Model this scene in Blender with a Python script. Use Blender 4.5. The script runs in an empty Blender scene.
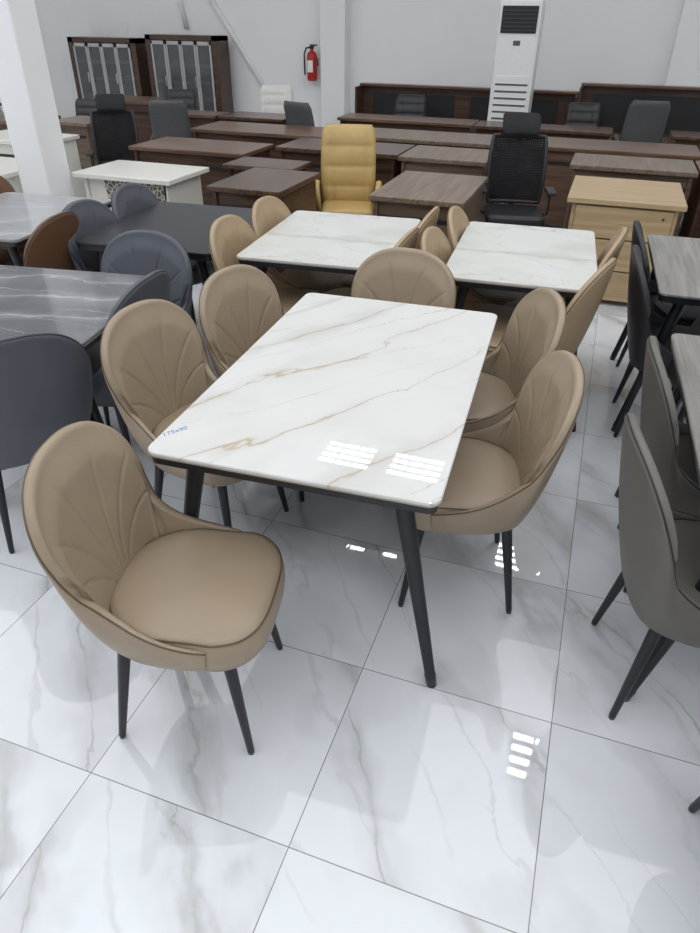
import bpy, bmesh, math, random
from mathutils import Vector, Matrix
random.seed(4)
D=bpy.data; C=bpy.context; COL=C.scene.collection
try:
    C.scene.view_settings.view_transform='Standard'
except Exception: pass

# ------------------------------------------------------------ materials
def newmat(name):
    m=D.materials.new(name); m.use_nodes=True
    nt=m.node_tree; b=nt.nodes['Principled BSDF']
    return m,nt,b
def N(nt,t,**k):
    n=nt.nodes.new(t)
    for a,v in k.items(): setattr(n,a,v)
    return n
def simple(name,col,rough=.5,metal=0,spec=.5,var=.06,scale=40,bump=0,emit=0,alpha=1):
    m,nt,b=newmat(name)
    tc=N(nt,'ShaderNodeTexCoord'); no=N(nt,'ShaderNodeTexNoise'); no.inputs['Scale'].default_value=scale; no.inputs['Detail'].default_value=3
    r=N(nt,'ShaderNodeValToRGB')
    r.color_ramp.elements[0].position=.3; r.color_ramp.elements[1].position=.7
    r.color_ramp.elements[0].color=[c*(1-var) for c in col]+[1]
    r.color_ramp.elements[1].color=[min(1,c*(1+var)) for c in col]+[1]
    nt.links.new(tc.outputs['Object'],no.inputs['Vector']); nt.links.new(no.outputs['Fac'],r.inputs['Fac']); nt.links.new(r.outputs['Color'],b.inputs['Base Color'])
    b.inputs['Roughness'].default_value=rough; b.inputs['Metallic'].default_value=metal
    b.inputs['Specular IOR Level'].default_value=spec; b.inputs['Alpha'].default_value=alpha
    if bump:
        bp=N(nt,'ShaderNodeBump'); bp.inputs['Strength'].default_value=bump; bp.inputs['Distance'].default_value=.002
        n2=N(nt,'ShaderNodeTexNoise'); n2.inputs['Scale'].default_value=350; nt.links.new(tc.outputs['Object'],n2.inputs['Vector'])
        nt.links.new(n2.outputs['Fac'],bp.inputs['Height']); nt.links.new(bp.outputs['Normal'],b.inputs['Normal'])
    if emit:
        b.inputs['Emission Color'].default_value=list(col)+[1]; b.inputs['Emission Strength'].default_value=emit
    return m
def wood(name,c1,c2,rough=.35,axis=0):
    m,nt,b=newmat(name)
    tc=N(nt,'ShaderNodeTexCoord'); mp=N(nt,'ShaderNodeMapping')
    mp.inputs['Scale'].default_value=(1.2,22,22) if axis==0 else (22,1.2,22)
    no=N(nt,'ShaderNodeTexNoise'); no.inputs['Scale'].default_value=1.5; no.inputs['Detail'].default_value=6; no.inputs['Distortion'].default_value=.6
    r=N(nt,'ShaderNodeValToRGB'); r.color_ramp.elements[0].position=.35; r.color_ramp.elements[1].position=.68
    r.color_ramp.elements[0].color=list(c1)+[1]; r.color_ramp.elements[1].color=list(c2)+[1]
    L=nt.links.new
    L(tc.outputs['Object'],mp.inputs['Vector']); L(mp.outputs['Vector'],no.inputs['Vector']); L(no.outputs['Fac'],r.inputs['Fac']); L(r.outputs['Color'],b.inputs['Base Color'])
    b.inputs['Roughness'].default_value=rough
    return m
def math2(nt,op,a,b=None,c=None):
    n=N(nt,'ShaderNodeMath',operation=op)
    for i,x in enumerate((a,b,c)):
        if x is None: continue
        if isinstance(x,(int,float)): n.inputs[i].default_value=x
        else: nt.links.new(x,n.inputs[i])
    return n.outputs[0]
def noise(nt,vec,scale,detail=3,rough=.5,dist=0):
    no=N(nt,'ShaderNodeTexNoise'); no.inputs['Scale'].default_value=scale; no.inputs['Detail'].default_value=detail
    no.inputs['Roughness'].default_value=rough; no.inputs['Distortion'].default_value=dist
    nt.links.new(vec,no.inputs['Vector']); return no.outputs['Fac']
def mapr(nt,v,a,b,c=0,d=1,smooth=True):
    mr=N(nt,'ShaderNodeMapRange'); mr.inputs['From Min'].default_value=a; mr.inputs['From Max'].default_value=b
    mr.inputs['To Min'].default_value=c; mr.inputs['To Max'].default_value=d
    if smooth: mr.interpolation_type='SMOOTHSTEP'
    nt.links.new(v,mr.inputs['Value']); return mr.outputs['Result']
def veins(nt,vec,freq,warp,wscale,width,mscale,mlo,mhi,amt,detail=5,stretch=.6):
    """long thin wandering lines along local X of vec, line width wanders too"""
    s=N(nt,'ShaderNodeSeparateXYZ'); nt.links.new(vec,s.inputs[0])
    st=N(nt,'ShaderNodeMapping'); st.inputs['Scale'].default_value=(stretch,1.3,1); nt.links.new(vec,st.inputs['Vector'])
    n=noise(nt,st.outputs[0],wscale,detail,.55)
    y=math2(nt,'MULTIPLY_ADD',s.outputs[1],freq,math2(nt,'MULTIPLY',n,warp))
    f=math2(nt,'FRACT',y); d=math2(nt,'ABSOLUTE',math2(nt,'SUBTRACT',f,.5))
    wv=mapr(nt,noise(nt,vec,4.5,2),.35,.65,.45,1.7)
    line=mapr(nt,math2(nt,'DIVIDE',d,wv),0,width,1,0)
    mask=mapr(nt,noise(nt,st.outputs[0],mscale,3),mlo,mhi,0,amt)
    return math2(nt,'MULTIPLY',line,mask)
def mixc(nt,fac,a,b):
    L=nt.links.new
    m=N(nt,'ShaderNodeMix',data_type='RGBA')
    L(fac,m.inputs[0])
    if isinstance(a,(tuple,list)): m.inputs[6].default_value=list(a)+[1]
    else: L(a,m.inputs[6])
    if isinstance(b,(tuple,list)): m.inputs[7].default_value=list(b)+[1]
    else: L(b,m.inputs[7])
    return m.outputs[2]
def marble(name,base,v1,v2,ang,rough=.05,off=(0,0,0),freq=2.6,amt1=.9,amt2=.7,cloud=None,w=.022,camt=.6,warp=2.0,mlo=.36,mhi=.52,stretch=.6,dang=.38):
    m,nt,b=newmat(name); L=nt.links.new
    tc=N(nt,'ShaderNodeTexCoord'); mp=N(nt,'ShaderNodeMapping'); mp.vector_type='TEXTURE'
    mp.inputs['Rotation'].default_value=(0,0,ang); mp.inputs['Location'].default_value=off
    L(tc.outputs['Object'],mp.inputs['Vector']); v=mp.outputs['Vector']
    mp2=N(nt,'ShaderNodeMapping'); mp2.vector_type='TEXTURE'; mp2.inputs['Rotation'].default_value=(0,0,ang-dang); mp2.inputs['Location'].default_value=(off[0]+2,off[1]+.13,0)
    L(tc.outputs['Object'],mp2.inputs['Vector']); v2_=mp2.outputs['Vector']
    c0=base
    if cloud:
        pat=mapr(nt,noise(nt,v,2.2,5,.6),.42,.72,0,camt*.55)
        c0=mixc(nt,pat,base,cloud)
        c0=mixc(nt,veins(nt,v,freq,warp,1.3,.30,1.8,.35,.65,camt,3,stretch),c0,cloud)
    c=mixc(nt,veins(nt,v2_,freq*1.5,warp*1.3,1.7,w*.9,2.2,mlo+.02,mhi+.04,amt2,7,stretch),c0,v2)
    c=mixc(nt,veins(nt,v,freq,warp,1.3,w*3.2,1.9,mlo,mhi,amt1*.28,6,stretch),c,v1)
    c=mixc(nt,veins(nt,v,freq,warp,1.3,w,1.9,mlo,mhi,amt1,6,stretch),c,v1)
    L(c,b.inputs['Base Color']); b.inputs['Roughness'].default_value=rough
    return m

M={}
M['tan']=simple('tan_leather',(.338,.262,.184),.36,bump=.2,var=.04,scale=9)
M['tan2']=simple('camel_leather',(.41,.30,.185),.42,bump=.2,var=.04,scale=9)
M['bluegrey']=simple('blue_grey_leather',(.083,.091,.112),.42,bump=.25,var=.05,scale=9)
M['taupe']=simple('grey_taupe_leather',(.135,.125,.11),.45,bump=.25,var=.05,scale=9)
M['cognac']=simple('cognac_leather',(.14,.068,.034),.45,bump=.2,var=.05,scale=9)
M['blackl']=simple('black_leather',(.022,.022,.025),.45,bump=.2,var=.1,scale=9)
M['pipe']=simple('brown_piping',(.11,.078,.05),.5)
M['pipeb']=simple('black_piping',(.02,.02,.023),.5)
M['legb']=simple('black_powder_coat',(.012,.013,.017),.35,var=.1)
M['blk']=simple('black_plastic',(.015,.015,.017),.45,var=.1)
M['mesh']=simple('black_mesh_fabric',(.010,.010,.012),.8,var=.3,scale=200)
M['chrome']=simple('chrome_metal',(.6,.6,.62),.2,metal=1)
M['yellow']=simple('mustard_leather',(.50,.345,.13),.42,bump=.25,var=.05,scale=8)
M['whitel']=simple('white_leather',(.72,.71,.68),.45,var=.03)
M['grayf']=simple('grey_office_fabric',(.09,.095,.10),.7,var=.12,scale=60)
M['topW']=marble('white_gold_marble',(.715,.715,.70),(.48,.395,.28),(.44,.43,.40),math.radians(60),.012,(.55,.3,0),freq=3.6,amt1=.85,amt2=.75,w=.014,cloud=(.60,.595,.575),camt=.7,warp=2.1,mlo=.31,mhi=.46,stretch=.45,dang=.2)
M['topW2']=marble('white_soft_marble',(.69,.695,.67),(.44,.39,.31),(.47,.46,.43),math.radians(-12),.04,(1.3,.7,0),freq=1.9,amt1=.75,amt2=.55,cloud=(.53,.52,.47),w=.024,camt=.85,mlo=.34,warp=2.6)
M['topG']=marble('grey_veined_marble',(.13,.135,.145),(.40,.40,.41),(.36,.36,.37),math.radians(10),.09,(.4,.9,0),freq=4.5,w=.035,cloud=(.24,.245,.26),camt=.9,warp=2.6,mlo=.34,mhi=.5)
M['topG2']=marble('pale_grey_marble',(.34,.35,.36),(.60,.60,.59),(.2,.2,.2),math.radians(30),.10,(.4,.2,0),w=.04,cloud=(.50,.50,.50))
M['topB']=simple('black_stone_top',(.020,.021,.026),.28,var=.15,scale=14)
M['topR']=wood('grey_wood_look_top',(.19,.18,.165),(.30,.29,.27),.22,1)
M['rimtop']=simple('beige_board_edge',(.42,.36,.27),.5)
M['walnut']=wood('dark_walnut',(.050,.026,.017),(.11,.058,.038),.32,0)
M['walnutY']=wood('dark_walnut_long',(.060,.032,.022),(.13,.072,.048),.25,1)
M['walnutM']=wood('mid_walnut',(.10,.056,.034),(.20,.118,.075),.28,0)
M['brownw']=wood('grey_brown_wood',(.13,.09,.06),(.24,.175,.125),.30,1)
M['brownv']=wood('grey_brown_wood_panel',(.11,.075,.05),(.19,.135,.095),.35,0)
M['oak']=wood('light_oak',(.40,.285,.155),(.52,.385,.22),.35,0)
M['whiteg']=simple('cream_gloss_laminate',(.78,.77,.70),.2,var=.02)
M['whitem']=simple('white_painted_metal',(.80,.81,.81),.35,var=.02)
M['framew']=simple('pale_grey_door_frame',(.50,.50,.49),.4,var=.03)
M['glass']=simple('smoked_cabinet_glass',(.16,.175,.18),.05,var=.1,scale=3,alpha=.55)
M['red']=simple('red_enamel',(.45,.02,.02),.3)
M['wall']=simple('white_wall_paint',(.86,.865,.87),.7,var=.02,scale=1.2)
M['ceil']=simple('white_ceiling_paint',(.85,.85,.85),.8,var=.02,scale=2)
M['lamp']=simple('lamp_tube',(1,1,1),.5,emit=20,var=0)
M['ink']=simple('blue_ink',(.10,.16,.45),.6)
M['paper']=simple('white_paper',(.8,.8,.78),.7,var=.02)

def ornament():
    m,nt,b=newmat('lace_pattern_panel'); L=nt.links.new
    tc=N(nt,'ShaderNodeTexCoord'); v=N(nt,'ShaderNodeTexVoronoi'); v.feature='DISTANCE_TO_EDGE'; v.inputs['Scale'].default_value=26
    L(tc.outputs['Object'],v.inputs['Vector'])
    mr=math2(nt,'LESS_THAN',v.outputs['Distance'],.10)
    L(mixc(nt,mr,(.12,.10,.085),(.58,.55,.48)),b.inputs['Base Color']); b.inputs['Roughness'].default_value=.35
    return m
M['lace']=ornament()

def floormat():
    m,nt,b=newmat('polished_marble_tiles'); L=nt.links.new
    g=N(nt,'ShaderNodeNewGeometry')
    a=N(nt,'ShaderNodeVectorMath',operation='SUBTRACT'); a.inputs[1].default_value=(-.4162,.7772,0); L(g.outputs['Position'],a.inputs[0])
    d=N(nt,'ShaderNodeVectorMath',operation='SCALE'); d.inputs['Scale'].default_value=1/.6; L(a.outputs[0],d.inputs[0])
    fl=N(nt,'ShaderNodeVectorMath',operation='FLOOR'); L(d.outputs[0],fl.inputs[0])
    fr=N(nt,'ShaderNodeVectorMath',operation='FRACTION'); L(d.outputs[0],fr.inputs[0])
    s=N(nt,'ShaderNodeVectorMath',operation='SUBTRACT'); s.inputs[1].default_value=(.5,.5,.5); L(fr.outputs[0],s.inputs[0])
    ab=N(nt,'ShaderNodeVectorMath',operation='ABSOLUTE'); L(s.outputs[0],ab.inputs[0])
    sx=N(nt,'ShaderNodeSeparateXYZ'); L(ab.outputs[0],sx.inputs[0])
    gr=math2(nt,'GREATER_THAN',math2(nt,'MAXIMUM',sx.outputs[0],sx.outputs[1]),.4976)
    sf=N(nt,'ShaderNodeSeparateXYZ'); L(fl.outputs[0],sf.inputs[0]); cf=N(nt,'ShaderNodeCombineXYZ'); L(sf.outputs[0],cf.inputs[0]); L(sf.outputs[1],cf.inputs[1])
    wn=N(nt,'ShaderNodeTexWhiteNoise'); wn.noise_dimensions='3D'; L(cf.outputs[0],wn.inputs['Vector'])
    sc=N(nt,'ShaderNodeVectorMath',operation='SCALE'); sc.inputs['Scale'].default_value=9; L(wn.outputs['Color'],sc.inputs[0])
    mp=N(nt,'ShaderNodeMapping'); mp.vector_type='TEXTURE'; mp.inputs['Rotation'].default_value=(0,0,math.radians(-52)); L(g.outputs['Position'],mp.inputs['Vector'])
    ad=N(nt,'ShaderNodeVectorMath',operation='ADD'); L(mp.outputs[0],ad.inputs[0]); L(sc.outputs[0],ad.inputs[1])
    v=ad.outputs[0]
    W=(2.1,1.5,1.8)
    soft=veins(nt,v,*W,.34,1.6,.32,.54,.68,4)
    halo=veins(nt,v,*W,.13,3.2,.36,.56,.66,7)
    thin=veins(nt,v,*W,.020,5.0,.42,.60,.58,9)
    fine=veins(nt,v,5.5,2.8,2.2,.07,2.6,.44,.62,.42,8)
    c=mixc(nt,soft,(.765,.79,.83),(.60,.62,.65)); c=mixc(nt,fine,c,(.52,.53,.54)); c=mixc(nt,halo,c,(.47,.475,.48)); c=mixc(nt,thin,c,(.36,.35,.335)); c=mixc(nt,gr,c,(.25,.23,.215))
    L(c,b.inputs['Base Color'])
    b.inputs['Roughness'].default_value=.02; b.inputs['IOR'].default_value=1.70
    return m
M['floor']=floormat()

# ------------------------------------------------------------ mesh helpers
def meshobj(name,verts,faces,mat,smooth=False,parent=None):
    me=D.meshes.new(name); me.from_pydata([tuple(v) for v in verts],[],faces); me.update()
    bm=bmesh.new(); bm.from_mesh(me); bmesh.ops.recalc_face_normals(bm,faces=bm.faces); bm.to_mesh(me); bm.free()
    if mat: me.materials.append(mat)
    return me
def fromms(name,bm,mat,smooth=False):
    me=D.meshes.new(name); bm.to_mesh(me); bm.free()
    if mat: me.materials.append(mat)
    if smooth:
        for p in me.polygons: p.use_smooth=True
    return me
def box(name,x0,x1,y0,y1,z0,z1,mat,bev=.004,seg=2):
    bm=bmesh.new(); bmesh.ops.create_cube(bm,size=1)
    for v in bm.verts: v.co=Vector(((x0+x1)/2+v.co.x*(x1-x0),(y0+y1)/2+v.co.y*(y1-y0),(z0+z1)/2+v.co.z*(z1-z0)))
    bev=min(bev,.45*min(x1-x0,y1-y0,z1-z0))
    if bev>0: bmesh.ops.bevel(bm,geom=bm.edges[:],offset=bev,segments=seg,affect='EDGES',profile=.5)
    return fromms(name,bm,mat)
def tube(name,pts,radii,mat,n=14,smooth=True,closed=False):
    pts=[Vector(p) for p in pts]; K=len(pts); vs=[];fs=[]
    up=None
    for i,p in enumerate(pts):
        if closed: t=(pts[(i+1)%K]-pts[i-1]).normalized()
        else: t=(pts[min(i+1,K-1)]-pts[max(i-1,0)]).normalized()
        if up is None:
            up=Vector((0,0,1)) if abs(t.z)<.9 else Vector((1,0,0))
        a=(up-t*up.dot(t)).normalized(); b=t.cross(a); up=a
        r=radii if isinstance(radii,(int,float)) else radii[i]
        for k in range(n):
            th=2*math.pi*k/n; vs.append(p+a*math.cos(th)*r+b*math.sin(th)*r)
    for i in range(K if closed else K-1):
        j=(i+1)%K
        for k in range(n):
            l=(k+1)%n; fs.append((i*n+k,i*n+l,j*n+l,j*n+k))
    if not closed:
        fs.append(tuple(range(n))[::-1]); fs.append(tuple((K-1)*n+k for k in range(n)))
    me=meshobj(name,vs,fs,mat)
    if smooth:
        for p in me.polygons: p.use_smooth=len(p.vertices)==4
    return me
def lathe(name,prof,mat,n=32,cx=0,cy=0):
    vs=[];fs=[]
    for r,z in prof:
        for k in range(n):
            th=2*math.pi*k/n; vs.append((cx+r*math.cos(th),cy+r*math.sin(th),z))
    for i in range(len(prof)-1):
        for k in range(n):
            l=(k+1)%n; fs.append((i*n+k,i*n+l,(i+1)*n+l,(i+1)*n+k))
    fs.append(tuple(range(n))[::-1]); fs.append(tuple((len(prof)-1)*n+k for k in range(n)))
    me=meshobj(name,vs,fs,mat)
    for p in me.polygons: p.use_smooth=len(p.vertices)==4
    return me
def outline_slab(name,pts,prof,mat,smooth=False):
    n=len(pts); vs=[];fs=[]
    nrm=[]
    for i in range(n):
        a=Vector(pts[i-1]);b=Vector(pts[(i+1)%n]); t=(b-a).normalized(); nrm.append(Vector((t.y,-t.x)))
    for ins,z in prof:
        for i in range(n): vs.append((pts[i][0]-nrm[i].x*ins,pts[i][1]-nrm[i].y*ins,z))
    for j in range(len(prof)-1):
        for i in range(n):
            k=(i+1)%n; fs.append((j*n+i,j*n+k,(j+1)*n+k,(j+1)*n+i))
    fs.append(tuple(range(n))[::-1]); fs.append(tuple((len(prof)-1)*n+i for i in range(n)))
    return meshobj(name,vs,fs,mat)
def rrect(w,l,r,seg=8):
    o=[]
    for cx,cy,a0 in ((w/2-r,l/2-r,0),(-w/2+r,l/2-r,90),(-w/2+r,-l/2+r,180),(w/2-r,-l/2+r,270)):
        for k in range(seg+1):
            a=math.radians(a0+90*k/seg); o.append((cx+r*math.cos(a),cy+r*math.sin(a)))
    return o
def joinmesh(name,meshes,mat):
    bm=bmesh.new()
    for me in meshes: bm.from_mesh(me)
    return fromms(name,bm,mat)

def thing(name,label,cat,loc=(0,0,0),rot=0,group=None,scale=1):
    e=D.objects.new(name,None); e.empty_display_size=.2; COL.objects.link(e)
    e.location=loc; e.rotation_euler=(0,0,rot); e.scale=(scale,)*3
    e['label']=label; e['category']=cat
    if group: e['group']=group
    return e
def part(parent,name,me,mat=None,label=None):
    o=D.objects.new(name,me); COL.objects.link(o); o.parent=parent
    if mat is not None:
        o.material_slots[0].link='OBJECT'; o.material_slots[0].material=mat
    if label: o['label']=label
    return o
def single(name,me,label,cat,loc=(0,0,0),rot=0,kind=None):
    o=D.objects.new(name,me); COL.objects.link(o); o.location=loc; o.rotation_euler=(0,0,rot)
    if kind: o['kind']=kind
    if label: o['label']=label
    if cat: o['category']=cat
    return o

# ------------------------------------------------------------ dining chair meshes
RIM=[Vector(v) for v in [(0,-.312,.872),(.078,-.307,.867),(.153,-.292,.843),(.212,-.267,.795),(.245,-.238,.73),(.252,-.207,.66),(.243,-.180,.60),(.231,-.150,.551),(.230,-.105,.512),(.238,-.05,.484),(.243,.01,.465),(.242,.07,.452),(.232,.118,.440)]]
BOT=[Vector((x,y,.368)) for x,y in [(0,-.205),(.05,-.205),(.095,-.2),(.13,-.19),(.158,-.175),(.178,-.155),(.193,-.13),(.205,-.10),(.214,-.07),(.220,-.03),(.222,.015),(.221,.06),(.214,.105)]]
def mirP(P,u):
    a=abs(u)
    if a<1e-6: return P[0].copy()
    Q=[Vector((-P[1].x,P[1].y,P[1].z))]+P
    n=len(P)-1; x=a*n; i=min(int(x),n-1); t=x-i
    p0=Q[i];p1=Q[i+1];p2=Q[i+2];p3=Q[min(i+3,n+1)]
    v=.5*((2*p1)+(p2-p0)*t+(2*p0-5*p1+4*p2-p3)*t*t+(3*p1-p0-3*p2+p3)*t*t*t)
    if u<0: v.x=-v.x
    return v
def surf(u,t):
    B=mirP(BOT,u);R=mirP(RIM,u)
    h=t**.8
    return Vector((B.x+(R.x-B.x)*h,B.y+(R.y-B.y)*(t**.95),B.z+(R.z-B.z)*t))
TH=.032
def groove(x,z):
    zb=z-.36; r=math.hypot(x,zb)
    if r<.03: return 0
    th=math.atan2(abs(x),zb)
    th/= (.20+.80*min(r,.5)/.42)
    g=0
    for k in (10,28,50):
        d=(th-math.radians(k))*r
        g+=math.exp(-(d/.0034)**2)+.16*math.exp(-(d/.011)**2)
    return min(g,1.15)
def chair_shell():
    NU=130; NT=84; vs=[];fs=[]; rimc=[]
    for iu in range(-NU,NU+1):
        u=iu/NU
        e=.004
        col=[]
        R=mirP(RIM,u);B=mirP(BOT,u)
        for it in range(NT+1):
            t=it/NT
            p=surf(u,t)
            du=surf(min(1,u+e),t)-surf(max(-1,u-e),t); dt=surf(u,min(1,t+e))-surf(u,max(0,t-e))
            n=dt.cross(du)
            n.normalize()
            c=Vector((0,.0,p.z))
            if n.dot(c-p)<0: n=-n
            col.append((p,n,dt.normalized(),t))
        loop=[]
        for p,n,d,t in col: loop.append(p-n*(.009*math.sin(math.pi*min(1,t*1.0))))
        th=TH*(.55+.45*max(0,min(1,(R.z-.46)/.09)))
        p,n,d,t=col[-1]
        cc=p+n*th/2
        for k in range(1,6):
            a=math.pi*k/6; loop.append(cc-n*math.cos(a)*th/2+d*math.sin(a)*th/2)
        rimc.append(cc+d*th/2*.80-n*th*.28)
        for p,n,d,t in reversed(col):
            q=p+n*th
            wgt=max(0,min(1,(R.z-.56)/.12)); 
            rd=(1-t)*(R-B).length
            edge=max(0,min(1,rd/.09)); edge=edge*edge*(3-2*edge)
            f2=max(0,min(1,(rd-.035)/.05))
            q=q+n*(.014*edge-.0050*groove(q.x,q.z)*f2)*wgt
            loop.append(q)
        vs+=loop
    K=len(vs)//(2*NU+1)
    for i in range(2*NU):
        for k in range(K):
            l=(k+1)%K; fs.append((i*K+k,(i+1)*K+k,(i+1)*K+l,i*K+l))
    fs.append(tuple(range(K))); fs.append(tuple(2*NU*K+k for k in range(K))[::-1])
    me=meshobj('backrest',vs,fs,M['tan'])
    for p in me.polygons: p.use_smooth=len(p.vertices)==4
    pipe=tube('piping',rimc[::2],.0028,M['pipe'],n=6)
    return me,pipe
def chair_seat():
    n=80; prof=[(.86,.362),(.93,.366),(.985,.380),(1.0,.405),(1.0,.437),(.985,.458),(.95,.472),(.88,.479),(.7,.482),(.4,.484),(.12,.4845)]
    vs=[];fs=[];ring=[]
    for s,z in prof:
        for k in range(n):
            a=2*math.pi*k/n; c,sn=math.cos(a),math.sin(a)
            e=2/3.2
            x=.226*math.copysign(abs(c)**e,c); y=.026+.226*math.copysign(abs(sn)**e,sn)
            if y<0: x*=1-.20*(y/.2)**2*1.0
            x*=1+.045*max(0,min(1,(y-.08)/.06))
            y0=.02
            zz=z-(.012*max(0,(y*s-.15)/.1) if z>.43 else 0)
            vs.append((x*s,y0+(y-y0)*s,zz))
            if abs(s-.95)<1e-6: ring.append((x*.968,y0+(y-y0)*.968,zz-.003))
    for i in range(len(prof)-1):
        for k in range(n):
            l=(k+1)%n; fs.append((i*n+k,i*n+l,(i+1)*n+l,(i+1)*n+k))
    fs.append(tuple(range(n))[::-1]); fs.append(tuple((len(prof)-1)*n+k for k in range(n)))
    me=meshobj('seat_cushion',vs,fs,M['tan'])
    for p in me.polygons: p.use_smooth=True
    return me,tube('seat_piping',ring,.0026,M['pipe'],n=6,closed=True)
SH,SHP=chair_shell(); ST,STP=chair_seat()
FRM=outline_slab('seat_frame',rrect(.34,.33,.05),[(.01,.345),(0,.35),(0,.362),(.005,.366)],M['legb'])
LEGS=[]
for sx in (-1,1):
    for sy in (-1,1):
        LEGS.append(tube('leg',[(sx*.148,sy*.140,.364),(sx*.150,sy*.142,.35),(sx*.192,sy*.192,.012),(sx*.193,sy*.193,0)],[.018,.0185,.0105,.009],M['legb'],n=16))
def dining_chair(x,y,face_deg,mat,label,group=None,scale=1):
    e=thing('dining_chair',label,'chair',(x,y,0),math.radians(face_deg-90),group,scale)
    part(e,'backrest',SH,M[mat]); part(e,'seat_cushion',ST,M[mat])
    pm=M['pipe'] if mat in('tan','tan2') else M['pipeb']
    part(e,'backrest_piping',SHP,pm); part(e,'seat_piping',STP,pm)
    part(e,'seat_frame',FRM)
    for l in LEGS: part(e,'leg',l)
    return e

# ------------------------------------------------------------ dining table
def dining_table(x,y,w,l,rot,top,label,h=.755,rad=.035,edge='rimtop'):
    e=thing('dining_table',label,'table',(x,y,0),rot)
    o=rrect(w,l,rad)
    part(e,'tabletop',outline_slab('tabletop',o,[(.002,h-.013),(0,h-.011),(0,h-.003),(.003,h)],M[top]))
    part(e,'tabletop_edge',outline_slab('tabletop_edge',o,[(.004,h-.018),(.001,h-.017),(.001,h-.0132)],M[edge]),label='thin beige board edge under the stone')
    part(e,'under_frame',outline_slab('under_frame',o,[(.03,h-.045),(.008,h-.042),(.006,h-.019)],M['legb']),label='black under frame')
    for sx in(-1,1):
        for sy in(-1,1):
            a=Vector((sx*(w/2-.115),sy*(l/2-.09),h-.044)); b=Vector((sx*(w/2+.028),sy*(l/2-.064),0))
            part(e,'leg',tube('leg',[a,a+(b-a)*.03,a+(b-a)*.93,a+(b-a)*.935,b],[.027,.027,.0165,.0185,.016],M['legb'],n=18))
            part(e,'leg_bracket',box('leg_bracket',a.x-.05,a.x+.05,a.y-.05,a.y+.05,h-.056,h-.044,M['legb'],.003))
    return e

# ================================================================= ROOM
X0,X1,Y0,Y1,H=-11.5,6.5,-5,11.5,5.0
single('floor',box('floor',X0,X1,Y0,Y1,-.05,0,M['floor'],0),'polished white marble tiles with grey veins','floor',kind='structure')
single('wall_back',box('wall_back',X0,X1,Y1,Y1+.2,0,H,M['wall'],0),'white painted wall','wall',kind='structure')
single('wall_left',box('wall_left',X0-.2,X0,Y0,Y1+.2,0,H,M['wall'],0),'white painted wall','wall',kind='structure')
single('wall_right',box('wall_right',X1,X1+.2,Y0,Y1+.2,0,H,M['wall'],0),'white painted wall','wall',kind='structure')
single('ceiling',box('ceiling',X0-.2,X1+.2,Y0,Y1+.2,H,H+.1,M['ceil'],0),'white ceiling','ceiling',kind='structure')
single('baseboard_back',box('baseboard_back',X0,X1,Y1-.015,Y1,0,.1,M['whitem'],.003),'white baseboard','baseboard',kind='structure')
single('trim_1',box('trim_1',-4.42,-4.02,11.25,11.5,0,H,M['wall'],.01),'white pilaster on the wall','pilaster',kind='structure')
single('trim_2',box('trim_2',.60,1.2,11.2,11.5,0,H,M['wall'],.01),'white pilaster on the wall','pilaster',kind='structure')
single('column',box('column',-4.10,-3.84,4.24,4.50,0,H,M['wall'],.012),'square white painted column between the desks','column')

def fixture(x,y):
    e=thing('ceiling_light','square white louvre ceiling light with bright tubes','lamp',(x,y,0),0,'square louvre ceiling lights')
    part(e,'housing',box('housing',-.36,.36,-.31,.31,H-.03,H,M['grayf'],.004))
    for i in range(4):
        yy=-.225+.15*i
        part(e,'light_tube',box('light_tube',-.35,.35,yy-.032,yy+.032,H-.046,H-.03,M['lamp'],.004),label='glowing white tube')
    for i in range(2):
        xx=-.12+.24*i
        part(e,'louvre',box('louvre',xx-.012,xx+.012,-.29,.29,H-.075,H-.048,M['grayf'],.001))
for x,y in [(-2.63,7.62),(-1.63,7.64),(-.05,8.0),(.66,4.74),(-6.5,7.6),(-7.5,7.6),(-6.5,3),(3.2,4.74),(3.2,8),(-1,-1.5),(1.2,-1.5),(-3.5,-1.5),(-6.5,-1.5),(3.5,.5),(-8.5,4.7)]:  # leading ones follow lamps seen in reflections; the rest are added, unseen, for light
    fixture(x,y)

# ================================================================= DINING SETS
mt=dining_table(-.664,1.987,.832,1.365,.049,'topW','rectangular dining table with glossy white gold-veined marble top')
tx=D.curves.new('handwritten_mark','FONT'); tx.body='175x90'; tx.size=.026; tx.extrude=.0001; tx.shear=.25
tmp=D.objects.new('tmp',tx); COL.objects.link(tmp); C.view_layer.update()
tme=D.meshes.new_from_object(tmp.evaluated_get(C.evaluated_depsgraph_get())); D.objects.remove(tmp)
tme.materials.clear(); tme.materials.append(M['ink'])
to=part(mt,'handwritten_mark',tme,label='blue handwritten mark'); to.location=(-.400,-.600,.7552); to.rotation_euler=(0,0,math.radians(54))

g='tan pleated chairs around the gold-veined marble table'
dining_chair(-.852,1.132,12,'tan','tan leather chair with pleated rounded back pulled out from the table',g)
dining_chair(-1.205,1.895,-8,'tan','tan leather chair with fan-pleated back tucked at the long side',g)
dining_chair(-1.10,2.375,-12,'tan','tan leather chair with fan-pleated back tucked at the long side',g)
dining_chair(-.76,2.70,-92,'tan','tan leather chair with rounded back at the table end',g)
dining_chair(-.34,2.50,-158,'tan','tan leather chair with fan-pleated back tucked at the long side',g)
dining_chair(-.24,1.925,-165,'tan','tan leather chair with rounded back slightly pulled from the table',g)

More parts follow.
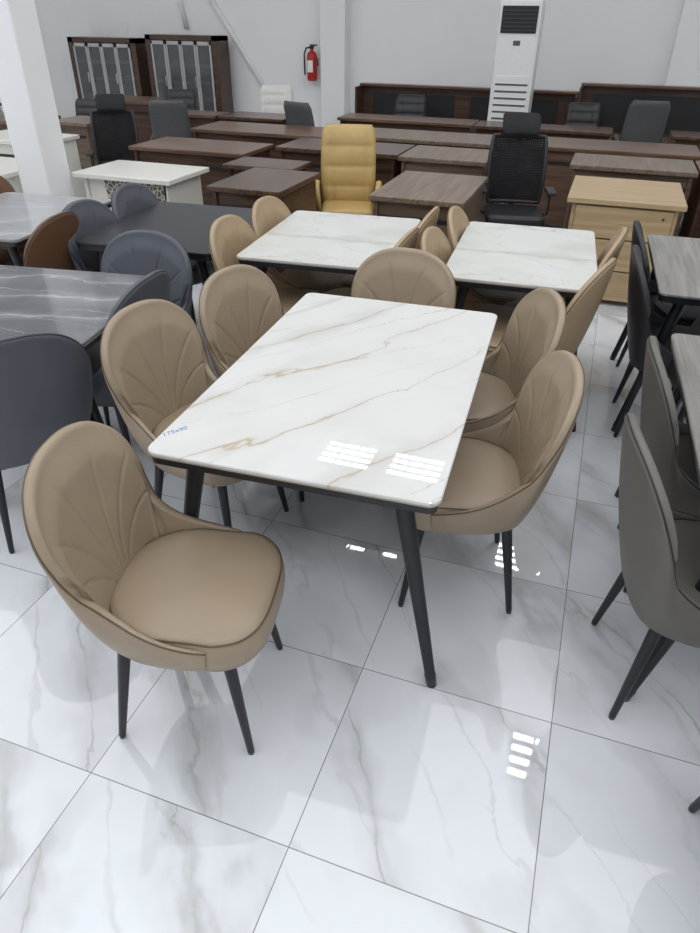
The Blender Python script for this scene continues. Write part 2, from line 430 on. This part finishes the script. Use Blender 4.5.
dining_table(-1.31,3.55,.79,1.02,.09,'topW2','white marble dining table with tan chairs, near the yellow office chair')
dining_table(-.29,3.64,.72,1.08,.06,'topW2','pale veined marble dining table with tan chairs near the oak desk')
g='camel chairs around the white marble tables'
for x,y,a in [(-1.52,3.20,2),(-1.52,3.68,0),(-1.12,3.32,178),(-1.12,3.80,180),(-.46,3.36,0),(-.44,3.86,2),(-.17,3.20,166),(-.12,3.74,176)]:
    dining_chair(x,y,a,'tan2','camel leather chair with rounded back tucked under a marble table',g)

dining_table(-2.37,2.105,1.30,.80,.157,'topG','grey veined marble dining table surrounded by blue-grey chairs')
g='blue-grey chairs around the grey marble table'
dining_chair(-1.94,1.71,146,'bluegrey','dark blue-grey leather chair with smooth rounded back',g)
dining_chair(-1.93,2.22,184,'bluegrey','dark blue-grey leather chair with smooth rounded back',g)
dining_chair(-2.00,2.53,-86,'bluegrey','blue-grey leather chair beside the grey marble table',g)
dining_table(-2.22,3.45,.80,.98,.08,'topB','black dining table with matte stone top',edge='legb')
g='chairs around the black table'
dining_chair(-2.44,3.22,2,'bluegrey','blue-grey chair tucked under the black table',g)
dining_chair(-2.46,3.70,2,'bluegrey','blue-grey chair tucked under the black table',g)
dining_table(-3.32,3.30,.80,1.0,.10,'topG2','pale grey marble dining table with cognac chairs')
g='cognac chairs around the pale grey marble table'
dining_chair(-2.93,2.90,186,'cognac','cognac brown leather chair beside the pale grey table',g)
dining_chair(-3.66,3.20,0,'cognac','cognac brown leather chair beside the pale grey table',g)
dining_chair(-3.62,3.66,0,'cognac','cognac brown leather chair beside the pale grey table',g)
dining_table(.76,3.74,.84,1.05,.03,'topR','dining table with grey wood-look top and black legs',edge='legb')
g='black chairs around the grey wood-look table'
dining_chair(.52,3.40,2,'blackl','black leather chair beside the wood-look table',g)
dining_chair(.53,3.90,2,'blackl','black leather chair beside the wood-look table',g)
dining_chair(.72,3.16,92,'blackl','black leather chair at the end of the wood-look table',g)
dining_table(.80,2.12,.80,1.25,.03,'topR','dining table with grey wood-look top and taupe chairs',edge='legb')
g='grey taupe chairs around the near wood-look table'
dining_chair(.51,1.68,10,'taupe','dark grey-taupe leather chair with smooth rounded back',g)
dining_chair(.57,2.25,4,'taupe','dark grey-taupe leather chair tucked at the table side',g)
dining_chair(.75,1.03,88,'taupe','dark grey-taupe leather chair at the table end',g)

# ================================================================= OFFICE FURNITURE
def desk(x0,x1,y0,y1,label,top,body,h=.76,drawers=0,overhang=.03,name='office_desk',group=None,strip=True):
    cx,cy=(x0+x1)/2,(y0+y1)/2; w,l=x1-x0,y1-y0
    e=thing(name,label,'desk',(cx,cy,0),0,group)
    part(e,'desktop',box('desktop',-w/2,w/2,-l/2,l/2,h-.035,h,M[top],.005))
    o=overhang
    for s in(-1,1):
        xa=s*(w/2-o); part(e,'side_panel',box('side_panel',min(xa,xa-s*.03),max(xa,xa-s*.03),-l/2+o,l/2-o,0,h-.035,M[body],.003))
    part(e,'modesty_panel',box('modesty_panel',-w/2+o+.03,w/2-o-.03,-l/2+o+.02,-l/2+o+.04,.04,h-.035,M[body],.003))
    if strip: part(e,'accent_strip',box('accent_strip',-w/2+o+.03,w/2-o-.03,-l/2+o+.012,-l/2+o+.02,h-.16,h-.13,M['blk'],.001))
    for k in range(drawers):
        z1=h-.06-k*.2; d=part(e,'drawer',box('drawer',w/2-o-.45,w/2-o-.05,l/2-o-.02,l/2-o,z1-.18,z1,M[body],.003))
        hd=part(e,'handle',box('handle',w/2-o-.31,w/2-o-.19,l/2-o,l/2-o+.02,z1-.1,z1-.088,M['chrome'],.002)); hd.parent=d
    return e
e=desk(-3.80,-2.95,4.46,5.06,'glossy cream desk with lace-patterned front panel','whiteg','whiteg',overhang=.055,strip=False)
o=[(.27*math.cos(math.pi*k/24),-.52*math.sin(math.pi*k/24)) for k in range(25)]
vs=[(a,-.245,.715+b) for a,b in o]+[(a,-.228,.715+b) for a,b in o]; n=len(o)
fs=[tuple(range(n)),tuple(range(n,2*n))[::-1]]+[(i,(i+1)%n,n+(i+1)%n,n+i) for i in range(n)]
lp=part(e,'lace_panel',meshobj('lace_panel',vs,fs,M['lace']),label='half-round lace-patterned inlay'); lp.location=(.09,0,0)
desk(-5.2,-4.20,3.95,4.8,'glossy cream office desk beside the white column','whiteg','whiteg')
# oak desk with drawer fronts and small locks facing the dining sets
e=desk(-.18,.60,5.15,6.0,'light oak office desk with locked drawer front','oak','oak',h=.74,strip=False,overhang=.04)
for k in range(3):
    z1=.69-k*.22
    d=part(e,'drawer',box('drawer',-.32,.32,-.405,-.385,z1-.21,z1,M['oak'],.004))
    lk=part(e,'lock',tube('lock',[(.26,-.412,z1-.05),(.26,-.402,z1-.05)],.010,M['chrome'],n=12)); lk.parent=d
desk(-1.46,-.80,4.58,5.55,'grey-brown wood office desk with solid front panel','brownw','brownv',drawers=2)
desk(-2.62,-2.05,4.42,5.2,'dark walnut office desk with polished top','walnutY','walnut',drawers=2)
desk(-2.92,-2.30,5.22,5.62,'dark walnut side return','walnutY','walnut')
g='wood office desks in rows'
for i,(a,b,c,d,t,bd) in enumerate([(-4.15,-2.98,5.7,6.35,'walnutM','walnut'),(-2.9,-1.72,6.2,6.85,'walnutY','walnut'),(-1.70,-.92,6.15,6.85,'brownw','brownv'),
    (-.25,.75,6.35,7.0,'brownw','brownv'),(.77,1.9,6.25,7.0,'walnutM','walnut'),(.85,1.7,5.1,5.9,'walnutY','walnut'),
    (-5.9,-5.0,5.5,6.1,'whiteg','whiteg'),(-4.25,-2.62,6.95,7.65,'walnutM','walnut'),(-2.6,-.92,7.15,7.85,'brownw','walnut'),(-.9,.85,7.25,7.95,'walnutM','walnutM'),(.87,3.0,7.3,7.95,'walnutY','walnut'),
    (-7.4,-6.2,6.6,7.3,'walnutM','walnut'),(-6.0,-5.45,6.8,7.4,'brownw','brownv'),(-9,-7.8,7.4,8.1,'walnutY','walnut'),
    (-5.3,-4.55,8.05,8.45,'walnutM','walnut'),(-7.2,-5.8,9.0,9.7,'walnutM','walnut'),(-3.15,-1.5,8.55,9.05,'walnutM','walnut'),(-1.48,.05,8.5,9.0,'walnutY','walnut'),(-4.5,-3.65,8.05,8.6,'walnutY','walnut'),(.65,2.2,8.55,9.05,'walnutY','walnutM')]):
    desk(a,b,c,d,'glossy cream office desk' if t=='whiteg' else ('dark wood office desk in a showroom row' if 'walnut' in t else 'lighter brown wood office desk in a showroom row'),t,bd,group=g)

def recep(x0,x1,y,top,label):
    e=thing('reception_counter',label,'counter',((x0+x1)/2,y,0)); w=x1-x0
    part(e,'back_panel',box('back_panel',-w/2,w/2,.0,.05,0,top,M['walnut'],.004))
    part(e,'cap',box('cap',-w/2,w/2,-.1,.07,top,top+.03,M['walnutM'],.004))
    part(e,'worktop',box('worktop',-w/2,w/2,-.5,0,.50,.54,M['walnutM'],.004))
    part(e,'front_panel',box('front_panel',-w/2,w/2,-.48,-.45,0,.50,M['walnut'],.004))
    for s in(-1,1):
        xa=s*w/2; part(e,'side_panel',box('side_panel',min(xa,xa-s*.03),max(xa,xa-s*.03),-.3,0,.54,top,M['walnut'],.003))
    k=max(1,int(w/1.2))
    for i in range(k):
        a=-w/2+.18+i*(w-.2)/k; part(e,'inset_panel',box('inset_panel',a,a+(w-.2)/k-.22,-.012,0,.58,top-.08,M['blk'],.002),label='dark inset panel')
recep(-3.42,-.45,10.3,.98,'long dark walnut reception counter with black inset panels')
recep(-.44,1.35,10.3,1.08,'dark walnut reception counter with black inset panels')

def display(x0,x1,y,h,label):
    e=thing('display_cabinet',label,'cabinet',((x0+x1)/2,y,0)); w=x1-x0; d=.38
    part(e,'carcass',joinmesh('carcass',[box('a',-w/2,w/2,d/2-.02,d/2,0,h,None,.002),box('b',-w/2,-w/2+.1,-d/2,d/2,0,h,None,.002),box('c',w/2-.1,w/2,-d/2,d/2,0,h,None,.002),box('c',-w/2,w/2,-d/2,d/2,h-.07,h,None,.002),box('c',-w/2,w/2,-d/2,d/2,0,.35,None,.002)],M['walnut']))
    n=4; dw=(w-.2)/n
    for z in(.60,.84,1.08): part(e,'shelf',box('shelf',-w/2+.1,w/2-.1,-d/2+.01,d/2-.02,z,z+.035,M['oak'],.002))
    for i in range(n):
        a=-w/2+.1+i*dw+.006; b=a+dw-.012
        fw=.028
        fr=[box('f',a,a+fw,-d/2-.02,-d/2,.36,h-.08,None,.002),box('f',b-fw,b,-d/2-.02,-d/2,.36,h-.08,None,.002),box('f',a,b,-d/2-.02,-d/2,.36,.41,None,.002),box('f',a,b,-d/2-.02,-d/2,h-.13,h-.08,None,.002)]
        dd=part(e,'door',joinmesh('door',fr,M['framew']),label='pale-framed glass door')
        gp=part(e,'glass_pane',box('glass_pane',a+fw,b-fw,-d/2-.012,-d/2-.008,.41,h-.13,M['glass'],0)); gp.parent=dd
        hh=part(e,'handle',box('handle',b-.05 if i%2==0 else a+.03,b-.03 if i%2==0 else a+.05,-d/2-.04,-d/2-.02,.8,.95,M['chrome'],.003)); hh.parent=dd
display(-8.86,-7.54,11.15,1.45,'dark walnut display cabinet with pale-framed glass doors')
display(-7.34,-6.04,11.15,1.51,'dark walnut display cabinet with pale-framed glass doors')

e=thing('air_conditioner','tall white floor-standing air conditioner with black top grille','air conditioner',(-1.19,9.35,0))
part(e,'body',box('body',-.24,.24,-.16,.16,0,1.96,M['whitem'],.02,3))
part(e,'top_grille',box('top_grille',-.20,.20,-.17,-.158,1.64,1.90,M['blk'],.004),label='black louvred air outlet')
for i in range(6):
    part(e,'louvre',box('louvre',-.20,.20,-.180,-.17,1.665+i*.038,1.670+i*.038,M['grayf'],.001))
part(e,'display',box('display',-.04,.04,-.163,-.158,1.52,1.57,M['grayf'],.002))
part(e,'intake_panel',box('intake_panel',-.21,.21,-.166,-.158,.35,1.22,M['whitem'],.006))
for i in range(11):
    part(e,'intake_slot',box('intake_slot',-.19,.19,-.169,-.165,.40+i*.072,.420+i*.072,M['grayf'],.001))

e=thing('fire_extinguisher','red fire extinguisher with black hose hung on the wall','fire extinguisher',(-4.60,11.35,.93))
part(e,'cylinder',lathe('cylinder',[(.06,0),(.075,.01),(.08,.03),(.08,.33),(.07,.37),(.04,.40),(.025,.41),(.025,.43)],M['red'],28))
part(e,'valve',box('valve',-.03,.03,-.03,.03,.43,.47,M['blk'],.006))
part(e,'handle',box('handle',-.03,.09,-.012,.012,.47,.49,M['blk'],.004))
part(e,'hose',tube('hose',[(-.03,0,.45),(-.09,-.01,.44),(-.12,-.02,.36),(-.11,-.04,.2),(-.10,-.05,.08)],.013,M['blk'],n=10))
part(e,'label',box('label',-.045,.045,-.084,-.079,.12,.28,M['paper'],.001),label='white instruction label')
part(e,'wall_bracket',box('wall_bracket',-.05,.05,.08,.15,.2,.3,M['blk'],.003))
for a,b in [((-6.45,2.12),(-5.25,.45)),((-7.0,2.3),(-6.85,1.6))]:
    single('wall_pipe',tube('wall_pipe',[(a[0],11.46,a[1]),(b[0],11.46,b[1])],.035,M['whitem'],n=12),'white pipe running along the wall','pipe')

def loft_pad(name,w,h,d,mat,ribs=0,bow=.05,z0=0,narrow=.12):
    NX,NZ=20,40; vs=[];fs=[]
    for side in(0,1):
        for j in range(NZ+1):
            tz=j/NZ
            for i in range(NX+1):
                tx=i/NX*2-1
                ww=w/2*(1-narrow*(tz**3))*(1-.06*(1-tz)**4)
                ex=1-abs(tx)**5; ez=1-abs(2*tz-1)**8
                rr=min(1,max(0,ex))**.5*min(1,max(0,ez))**.5
                cx=tx*ww*(1-.12*max(0,abs(2*tz-1)-.8)/.2)
                y=bow*tx*tx*-1*0.6
                th=d*(.25+.75*rr)*.5
                if side==0 and ribs:
                    th+=.014*abs(math.sin(math.pi*tz*ribs))**.6*rr
                    th-=.014*math.exp(-((abs(tx)-.6)/.06)**2)
                vs.append((cx,y-(th if side==0 else -th)+.12*tz*tz,z0+tz*h))
    S=(NX+1)*(NZ+1)
    for j in range(NZ):
        for i in range(NX):
            a=j*(NX+1)+i; fs.append((a,a+1,a+NX+2,a+NX+1)); b=a+S; fs.append((b,b+NX+1,b+NX+2,b+1))
    def st(idx):
        for a,b in zip(idx,idx[1:]): fs.append((a,a+S,b+S,b))
    st([i for i in range(NX+1)]); st([NZ*(NX+1)+i for i in range(NX+1)]); st([j*(NX+1) for j in range(NZ+1)]); st([j*(NX+1)+NX for j in range(NZ+1)])
    me=meshobj(name,vs,fs,mat)
    for p in me.polygons: p.use_smooth=True
    return me
def star_base(e,mat):
    part(e,'gas_column',tube('gas_column',[(0,0,.08),(0,0,.42)],.028,M['blk'],n=14))
    for k in range(5):
        a=math.radians(72*k+18); c,s=math.cos(a),math.sin(a)
        part(e,'base_arm',tube('base_arm',[(0,0,.13),(c*.15,s*.15,.11),(c*.29,s*.29,.075)],[.028,.022,.015],M[mat],n=10))
        part(e,'caster',tube('caster',[(c*.29-s*.02,s*.29+c*.02,.03),(c*.29+s*.02,s*.29-c*.02,.03)],.03,M['blk'],n=14))
def office_chair(x,y,rot,label,mat,kind='exec',scale=1,group=None,ribs=5):
    e=thing('office_chair',label,'office chair',(x,y,0),math.radians(rot),group,scale)
    star_base(e,'chrome' if kind=='exec' else 'blk')
    part(e,'seat',box('seat',-.25,.25,-.27,.22,.44,.54,M[mat],.045,4))
    if kind=='exec':
        part(e,'backrest',loft_pad('backrest',.54,.70,.11,M[mat],ribs=ribs,z0=.50,narrow=.06)).location=(0,.20,0)
        for s in(-1,1):
            part(e,'armrest',tube('armrest',[(s*.27,.20,.52),(s*.30,.18,.70),(s*.30,-.02,.73),(s*.29,-.16,.70),(s*.26,-.17,.50)],[.022,.028,.032,.028,.02],M[mat],n=12))
    else:
        def bp(tx,tz): return Vector((tx*.25*(1-.12*tz**3-.10*(1-tz)**2),.22+.12*tz*tz-.03*tx*tx,.56+.52*tz))
        ol=[bp(-1+2*i/8,0) for i in range(9)]+[bp(1,i/10) for i in range(1,10)]+[bp(1-2*i/8,1) for i in range(9)]+[bp(-1,1-i/10) for i in range(1,10)]
        part(e,'back_frame',tube('back_frame',ol,.018,M['blk'],n=8,closed=True))
        st=[tube('s',[bp(-1,k/30),bp(-.5,k/30),bp(0,k/30),bp(.5,k/30),bp(1,k/30)],.0072,None,n=4) for k in range(1,30)]
        st+=[tube('s',[bp(-1+2*k/26,j/6) for j in range(7)],.0072,None,n=4) for k in range(1,26)]
        part(e,'back_mesh',joinmesh('back_mesh',st,M['mesh']))
        part(e,'headrest',loft_pad('headrest',.32,.16,.05,M['mesh'],z0=1.09,narrow=.0)).location=(0,.30,0)
        part(e,'headrest_post',tube('headrest_post',[(0,.36,.95),(0,.38,1.18)],.02,M['blk']))
        part(e,'back_support',tube('back_support',[(0,.1,.44),(0,.28,.5),(0,.32,.7),(0,.37,1.0)],.03,M['blk']))
        part(e,'lumbar_support',box('lumbar_support',-.17,.17,.25,.29,.64,.78,M['blk'],.015))
        for s in(-1,1):
            part(e,'armrest_post',tube('armrest_post',[(s*.2,.05,.47),(s*.29,.05,.50),(s*.29,.05,.68)],.018,M['blk']))
            part(e,'armrest',box('armrest',s*.29-.04,s*.29+.04,-.13,.13,.68,.71,M['blk'],.01))
office_chair(-1.95,5.55,18,'mustard yellow high-back executive chair with stitched padding','yellow',scale=.86,ribs=4)
office_chair(-.60,5.75,12,'black mesh office chair with headrest','blk','mesh',scale=.92)
g='office chairs behind the desks'
office_chair(-4.62,6.15,34,'black mesh office chair with headrest','blk','mesh',.88,g)
office_chair(-4.75,7.45,200,'dark grey fabric executive chair seen from behind','grayf','exec',.82,g)
office_chair(-5.5,8.8,20,'black high-back executive chair','blackl','exec',.78,g)
office_chair(-6.3,7.9,20,'black high-back executive chair','blackl','exec',.72,g)
office_chair(-4.25,9.2,22,'white high-back executive chair','whitel','exec',.84,g)
office_chair(-3.36,8.2,160,'dark grey office chair','grayf','exec',.80,g)
office_chair(.35,9.4,190,'dark grey fabric executive chair','grayf','exec',.86,g)
office_chair(-2.5,9.5,10,'black executive chair in front of the reception counter','blackl','exec',.78,g)
office_chair(-.3,9.5,10,'black executive chair in front of the reception counter','blackl','exec',.78,g)

# ================================================================= LIGHT
w=D.worlds.new('world'); C.scene.world=w; w.use_nodes=True
w.node_tree.nodes['Background'].inputs[0].default_value=(.92,.96,1,1); w.node_tree.nodes['Background'].inputs[1].default_value=.62
def area(name,loc,rot,sx,sy,power,col=(.97,.985,1)):
    l=D.lights.new(name,'AREA'); l.shape='RECTANGLE'; l.size=sx; l.size_y=sy; l.energy=power; l.color=col
    o=D.objects.new(name,l); COL.objects.link(o); o.location=loc; o.rotation_euler=rot
area('ceiling_fill_light',(-2.5,1.9,4.985),(0,0,0),14,9,425)  # unseen area light added as soft fill below the ceiling, no real fixture
# camera
cam=D.cameras.new('camera'); co=D.objects.new('camera',cam); COL.objects.link(co)
cam.sensor_fit='VERTICAL'; cam.sensor_height=24; cam.lens=24*667.05/933; cam.clip_end=100; cam.clip_start=.02
th,ro,ps,hh=.5910,-.0141,.3290,1.7549
F=Vector((-math.sin(ps),math.cos(ps),0));R=Vector((math.cos(ps),math.sin(ps),0));Z=Vector((0,0,1))
fw=F*math.cos(th)-Z*math.sin(th); up=F*math.sin(th)+Z*math.cos(th)
rx=R*math.cos(ro)-up*math.sin(ro); uy=R*math.sin(ro)+up*math.cos(ro)
mtx=Matrix((rx,uy,-fw)).transposed().to_4x4(); mtx.translation=Vector((0,0,hh)); co.matrix_world=mtx
C.scene.camera=co
